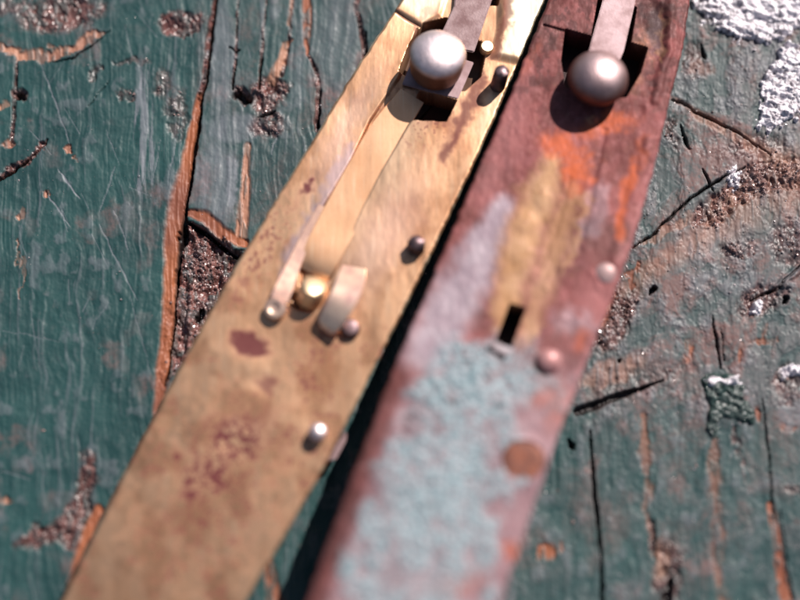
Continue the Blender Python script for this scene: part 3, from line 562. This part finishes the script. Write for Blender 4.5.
def corr_a(A, B):
    a, b = wp(A, B, 10, 20, 42); a2_, b2_ = wp(A, B, 18, 14, 52); u = (A - RL(B)) / (RR(B) - RL(B)); sp = fbm(A / 6, B / 6, 44, 4)
    v = verd_mask(A, B); v = v * (1 - ss(.57, .63, fbm(A / 3.4, B / 3.8, 73, 3)) * .55 * ss(.42, .58, fbm(A / 18, B / 18, 75, 3)))
    orange = mx(blob(a, b, 562, 150, 22, 12, 20, .6) * .85, blob(a, b, 577, 170, 16, 14, 0, .6) * .95, blob(a, b, 604, 125, 26, 10, -15, .7) * .75, blob(a, b, 575, 186, 10, 10, 0, .6) * .6,
                line(a2_, b2_, [(632, 165, 4), (626, 190, 5), (620, 235, 4)], .7) * .8, line(a, b, [(640, 140, 6), (636, 170, 4)], .7) * .35, blob(a, b, 580, 340, 6, 12, 20, .6) * .5, blob(a, b, 545, 395, 20, 12, -10, .9) * .3,
                blob(a, b, 515, 550, 8, 10, 20, .6) * .7, blob(a, b, 458, 585, 24, 12, -20, .7) * .4, blob(a, b, 530, 60, 8, 16, 20, .7) * .25, blob(a, b, 560, 410, 10, 20, 20, .9) * .3)
    tanm = mx(line(a2_, b2_, [(550, 165, 11), (538, 200, 17), (522, 240, 17), (510, 290, 15), (503, 325, 9)], .8) * .9, line(a2_, b2_, [(572, 190, 8), (556, 240, 13), (544, 285, 12), (532, 318, 9)], .8) * .6,
              blob(a, b, 530, 330, 9, 20, 20, .6) * .7, line(a, b, [(586, 195, 5), (574, 240, 4), (566, 270, 3)], .8) * .5, blob(a, b, 635, 60, 12, 30, 20, .7) * .3, blob(a, b, 590, 118, 6, 4, 0, .6) * .5,
              line(a, b, [(664, 10, 3), (662, 60, 3)], .8) * .4)
    lav = mx(line(a2_, b2_, [(500, 210, 12), (478, 260, 20), (455, 300, 22), (430, 345, 26)], .6) * .85, blob(a, b, 578, 322, 22, 9, 10, .9) * .4, line(a, b, [(600, 190, 8), (590, 230, 10)], .8) * .3,
             blob(a, b, 425, 570, 40, 14, -20, .7) * .5, blob(a, b, 515, 400, 18, 16, 0, .7) * .5, ss(330, 420, b) * ss(.05, .14, u) * .4, blob(a, b, 655, 30, 8, 18, 0, .6) * .3)
    dark = mx(poly(A, B, SLOT, 1.2), poly(A, B, BAR, 1), poly(A, B, KSL, 1.5) * .95, blob(a, b, 652, 22, 13, 24, -10, .5) * .8, blob(a, b, 664, 6, 14, 9, 0, .5) * .7, blob(a, b, 655, 80, 10, 24, 15, .7) * ss(.45, .55, sp) * .6, line(a, b, [(662, 95, 4), (668, 60, 4)], .8) * .35, blob(a, b, 660, 105, 8, 10, 0, .6) * .4,  # shade inside the slots painted near-black, beside the plate's own dark patches
              line(A, B, [(544, 25, .8), (568, 32, 1)]) * .5, blob(A, B, 541, 368, 10, 6, 40, .4) * .9, mx(*[blob(a, b, x, y, r, r, 0, .9) * .4 for x, y, r in ((410, 418, 5), (403, 434, 4), (432, 506, 5), (455, 404, 4), (500, 406, 3), (466, 366, 4), (487, 372, 3))]),
              blob(a, b, 620, 8, 40, 4, 10, .5) * .5)
    pink = mx(ss(.5, .8, sp) * .3, line(a, b, [(530, 60, 10), (510, 130, 14), (485, 200, 12)], .8) * .35, blob(a, b, 597, 300, 20, 26, 20, .7) * .45, line(a, b, [(672, 100, 3), (652, 175, 4), (632, 240, 4), (600, 330, 4), (560, 427, 4), (535, 505, 4)], .8) * .5) * (1 - .5 * ss(.12, .04, u) * ss(330, 400, B))
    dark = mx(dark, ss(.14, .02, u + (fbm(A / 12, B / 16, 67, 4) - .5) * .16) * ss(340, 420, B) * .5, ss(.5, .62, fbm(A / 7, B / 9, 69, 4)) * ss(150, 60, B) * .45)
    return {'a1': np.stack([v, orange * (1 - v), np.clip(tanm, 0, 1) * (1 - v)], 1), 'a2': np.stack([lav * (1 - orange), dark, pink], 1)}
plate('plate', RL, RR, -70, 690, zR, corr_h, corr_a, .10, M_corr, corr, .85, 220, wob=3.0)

# ---- under each plate, the narrower dark liner that carries it
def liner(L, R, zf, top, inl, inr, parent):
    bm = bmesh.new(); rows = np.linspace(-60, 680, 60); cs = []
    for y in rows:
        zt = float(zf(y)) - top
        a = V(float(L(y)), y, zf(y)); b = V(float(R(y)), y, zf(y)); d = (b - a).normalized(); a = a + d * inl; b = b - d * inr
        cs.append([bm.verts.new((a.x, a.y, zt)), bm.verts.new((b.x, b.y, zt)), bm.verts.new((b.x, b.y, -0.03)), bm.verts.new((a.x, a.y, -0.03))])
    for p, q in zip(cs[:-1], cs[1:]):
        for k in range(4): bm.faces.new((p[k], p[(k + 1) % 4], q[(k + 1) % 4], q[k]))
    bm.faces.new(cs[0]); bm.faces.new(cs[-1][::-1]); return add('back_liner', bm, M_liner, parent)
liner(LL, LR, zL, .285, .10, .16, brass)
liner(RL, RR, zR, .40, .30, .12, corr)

# ------------------------------------------------------------------ small hardware
def frame(axis):
    n = Vector(axis).normalized(); r = n.cross(Vector((0.3, 1, 0.1))).normalized(); return r, n.cross(r), n
def lathe(name, base, prof, mat, parent, axis=(0, 0, 1), seg=40, squash=None, jitter=0.0):
    """profile of (radius, height) in photo pixels, turned about an axis through base"""
    r, u, n = frame(axis); bm = bmesh.new(); rings = []
    for (rad, h) in prof:
        if rad < 1e-6: rings.append([bm.verts.new(base + n * h * K)]); continue
        ring = []
        for i in range(seg):
            a = 2 * math.pi * i / seg; q = rad * (1 + jitter * (math.sin(3 * a + h) + .6 * math.sin(7 * a + 2 * h)))
            ring.append(bm.verts.new(base + (r * math.cos(a) + u * math.sin(a)) * q * K + n * h * K))
        rings.append(ring)
    for p, q in zip(rings[:-1], rings[1:]):
        if len(p) == 1 and len(q) == 1: continue
        for i in range(seg):
            j = (i + 1) % seg
            if len(p) == 1: bm.faces.new((p[0], q[i], q[j]))
            elif len(q) == 1: bm.faces.new((p[i], p[j], q[0]))
            else: bm.faces.new((p[i], p[j], q[j], q[i]))
    hm = max(h for _, h in prof); lay = bm.verts.layers.float_color.new('worn')  # height along the axis, drives the shading painted on the buttons
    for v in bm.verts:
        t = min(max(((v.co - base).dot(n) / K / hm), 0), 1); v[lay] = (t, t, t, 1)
    return add(name, bm, mat, parent)
def dome(R, h0, hd, n=12, e=1.0):
    return [(R * math.cos(t * math.pi / 2 / n) ** e, h0 + hd * math.sin(t * math.pi / 2 / n)) for t in range(n)] + [(0, h0 + hd)]
def strip(name, path, mat, parent, thick=3.0, bev=.6, sub=6, flip=None):
    """a flat bar swept through [(point, half width px, roll)]"""
    pts_ = [p for p, _, _ in path]; bm = bmesh.new(); rings = []
    N = (len(path) - 1) * sub + 1
    def cr(a, b, c, d, t): return 0.5 * ((2 * b) + (c - a) * t + (2 * a - 5 * b + 4 * c - d) * t * t + (3 * b - a - 3 * c + d) * t ** 3)
    P4 = [pts_[0] * 2 - pts_[1]] + pts_ + [pts_[-1] * 2 - pts_[-2]]; W = [path[0][1]] + [q[1] for q in path] + [path[-1][1]]; RO = [path[0][2]] + [q[2] for q in path] + [path[-1][2]]
    S = []
    for k in range(N):
        s, t = divmod(k / sub, 1); s = int(s)
        if s >= len(path) - 1: s, t = len(path) - 2, 1.0
        S.append((cr(P4[s], P4[s + 1], P4[s + 2], P4[s + 3], t), W[s + 1] * (1 - t) + W[s + 2] * t, RO[s + 1] * (1 - t) + RO[s + 2] * t))
    th = thick * K / 2; b = bev * K
    side0 = None
    for k in range(N):
        c, wd, ro = S[k]; t = (S[min(k + 1, N - 1)][0] - S[max(k - 1, 0)][0]).normalized()
        if side0 is None: side0 = t.cross(Vector((0, 0, 1))).normalized()
        sd_ = (side0 - t * side0.dot(t)).normalized(); side0 = sd_; sd_ = (Matrix.Rotation(math.radians(ro), 3, t) @ sd_)
        up = sd_.cross(t).normalized(); wv = wd * K
        rings.append([bm.verts.new(c + sd_ * x + up * y) for x, y in ((-wv + b, th), (wv - b, th), (wv, th - b), (wv, -th + b), (wv - b, -th), (-wv + b, -th), (-wv, -th + b), (-wv, th - b))])
    for p, q in zip(rings[:-1], rings[1:]):
        for i in range(8): bm.faces.new((p[i], p[(i + 1) % 8], q[(i + 1) % 8], q[i]))
    bm.faces.new(rings[0]); bm.faces.new(rings[-1][::-1]); return add(name, bm, mat, parent)
def slab(name, corners, mat, parent, thick=3.0, bev=.8):
    """a bevelled flat piece with world-space top corners"""
    bm = bmesh.new(); n = (corners[1] - corners[0]).cross(corners[2] - corners[0]).normalized()
    if n.z < 0: n = -n
    t = [bm.verts.new(c) for c in corners]; b = [bm.verts.new(c - n * thick * K) for c in corners]; m = len(corners)
    bm.faces.new(t); bm.faces.new(b[::-1])
    for i in range(m): bm.faces.new((t[i], b[i], b[(i + 1) % m], t[(i + 1) % m]))
    bmesh.ops.recalc_face_normals(bm, faces=bm.faces)
    bmesh.ops.bevel(bm, geom=list(bm.edges), offset=bev * K, segments=2, affect='EDGES'); return add(name, bm, mat, parent)
def SL(x, y, h=0): return V(x, y, float(zL(y)) + h * K)
def SR(x, y, h=0): return V(x, y, float(zR(y)) + h * K)

# brass plate: button on its square seat, with the arm behind it
slab('button_seat', [SL(402, 84, 1.5), SL(458, 99, 1.5), SL(474, 62, 1.5), SL(418, 46, 1.5)], M_arm_light, brass, 3)
slab('button_arm', [SL(456, -30, 3), SL(500, -24, 3), SL(487, 14, 5), SL(474, 52, 6), SL(436, 44, 6), SL(454, 6, 5)], M_arm, brass, 4, 1.0)
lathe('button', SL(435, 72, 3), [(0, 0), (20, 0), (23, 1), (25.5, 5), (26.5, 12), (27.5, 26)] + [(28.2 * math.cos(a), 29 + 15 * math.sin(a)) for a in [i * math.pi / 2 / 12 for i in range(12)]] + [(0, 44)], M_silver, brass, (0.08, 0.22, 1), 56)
lathe('collar', SL(486, 50, -3), [(0, 0), (7, 0), (7, 7), (5.8, 8.5), (0, 8.8)], M_brasspart, brass, (0.1, .1, 1), 28)
lathe('pin', SL(497, 88, -4), [(0, 0), (7.4, 0), (7.4, 29), (6.4, 31.5), (3.5, 32.6), (0, 33)], M_darkpin, brass, (0.10, 0.20, 1), 28, jitter=.04)
lathe('pin', SL(416, 248, -2), [(0, 0), (8.5, 0), (8.5, 13), (7, 16), (3.4, 17.6), (0, 18)], M_darkpin, brass, (0.05, 0.10, 1), 28, jitter=.05)
lathe('pin', SL(317, 435, -2), [(0, 0), (8, 0), (8.4, 12), (7.8, 15), (5, 16.8), (0, 17.4)], M_pinbright, brass, (0.12, 0.10, 1), 32)
# leaf spring in its channel, ending in a prong, a peg and a hook
strip('leaf_spring', [(SL(412, 96, -2.6), 14, 0), (SL(386, 134, -2.2), 18, 0), (SL(363, 178, -1.6), 20, 0), (SL(341, 218, -.6), 20, 0), (SL(324, 250, 1.0), 19, 0), (SL(317, 266, .4), 17, 0), (SL(313, 274, -2.5), 15, 0)], M_brass, brass, 2.4)
strip('spring_prong', [(SL(322, 206, -1), 4, 0), (SL(308, 234, .3), 6, 0), (SL(294, 264, 3), 7, -8), (SL(284, 288, 7), 9, -12), (SL(279, 300, 8), 9, -12)], M_prong, brass, 2.6)
lathe('prong_tip', SL(277, 309, 2), [(0, 0), (9, 0), (10.5, 3), (10.8, 7), (9.4, 9.5), (6.5, 10), (5, 8.6), (3, 8.0), (0, 7.8)], M_hook, brass, (-.15, -.1, 1), 36)
lathe('peg', SL(309, 300, 0), [(0, 0), (12, 0), (12.5, 3), (12.5, 20), (11.6, 22.4), (9.5, 23.4), (5, 23.8), (0, 23.9)], M_brasspart, brass, (0.30, 0.50, 1), 40, jitter=.02)
strip('hook', [(SL(354, 268, 0), 12, 0), (SL(351, 279, 10), 14, 0), (SL(347, 291, 19), 14, 2), (SL(341, 303, 22), 13.5, 2), (SL(334, 315, 19), 13, 2), (SL(329, 324, 13), 11.5, 0), (SL(327, 328, 9), 9, 0), (SL(326, 330, 6), 5, 0)], M_hook, brass, 3.4, 1.0, 8)
lathe('stub', SL(350, 330, -1), [(0, 0), (9.5, 0), (9.5, 6), (7, 9), (0, 10)], M_darkpin, brass, (0.1, 0.1, 1), 28)
# lug that shows under the edge of the brass plate
slab('lug', [V(334, 446, .19), V(347, 432, .19), V(347, 440, .17), V(336, 460, .17), V(328, 462, .17)], M_arm_light, brass, 8, 1.0)
# corroded plate: button, arm, catch and rivets
slab('button_arm', [SR(602, -30, 3), SR(640, -22, 3), SR(634, 8, 3), SR(624, 50, 4), SR(619, 62, 4), SR(588, 54, 4), SR(591, 42, 4), SR(603, 0, 3)], M_arm_light, corr, 4, 1.0)
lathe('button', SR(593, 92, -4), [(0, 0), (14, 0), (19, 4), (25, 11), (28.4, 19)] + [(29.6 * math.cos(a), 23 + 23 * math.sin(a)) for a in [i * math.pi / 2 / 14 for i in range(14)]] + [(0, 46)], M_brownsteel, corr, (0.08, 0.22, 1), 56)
lathe('rivet', SR(606, 273, -1), [(0, 0), (10, 0)] + dome(10.5, .3, 3.6), M_palerivet, corr, (0, 0, 1), 32, jitter=.03)
lathe('rivet', SR(549, 361, -3), [(0, 0), (11, 0)] + dome(11.5, 1, 8), M_pinkrivet, corr, (0.08, 0.05, 1), 32, jitter=.04)
lathe('rivet', SR(523, 463, -4), [(0, 0), (19.5, 0), (20, 3), (18.8, 4.4), (15, 5.2), (9, 5.5), (4, 5.2), (0, 5.0)], M_orangerivet, corr, (0.02, -0.02, 1), 40, jitter=.03)
slab('catch', [SR(497, 343, 2), SR(512, 348, 2), SR(507, 356, 2.5), SR(491, 348, 2.5)], M_tab, corr, 5, .8)
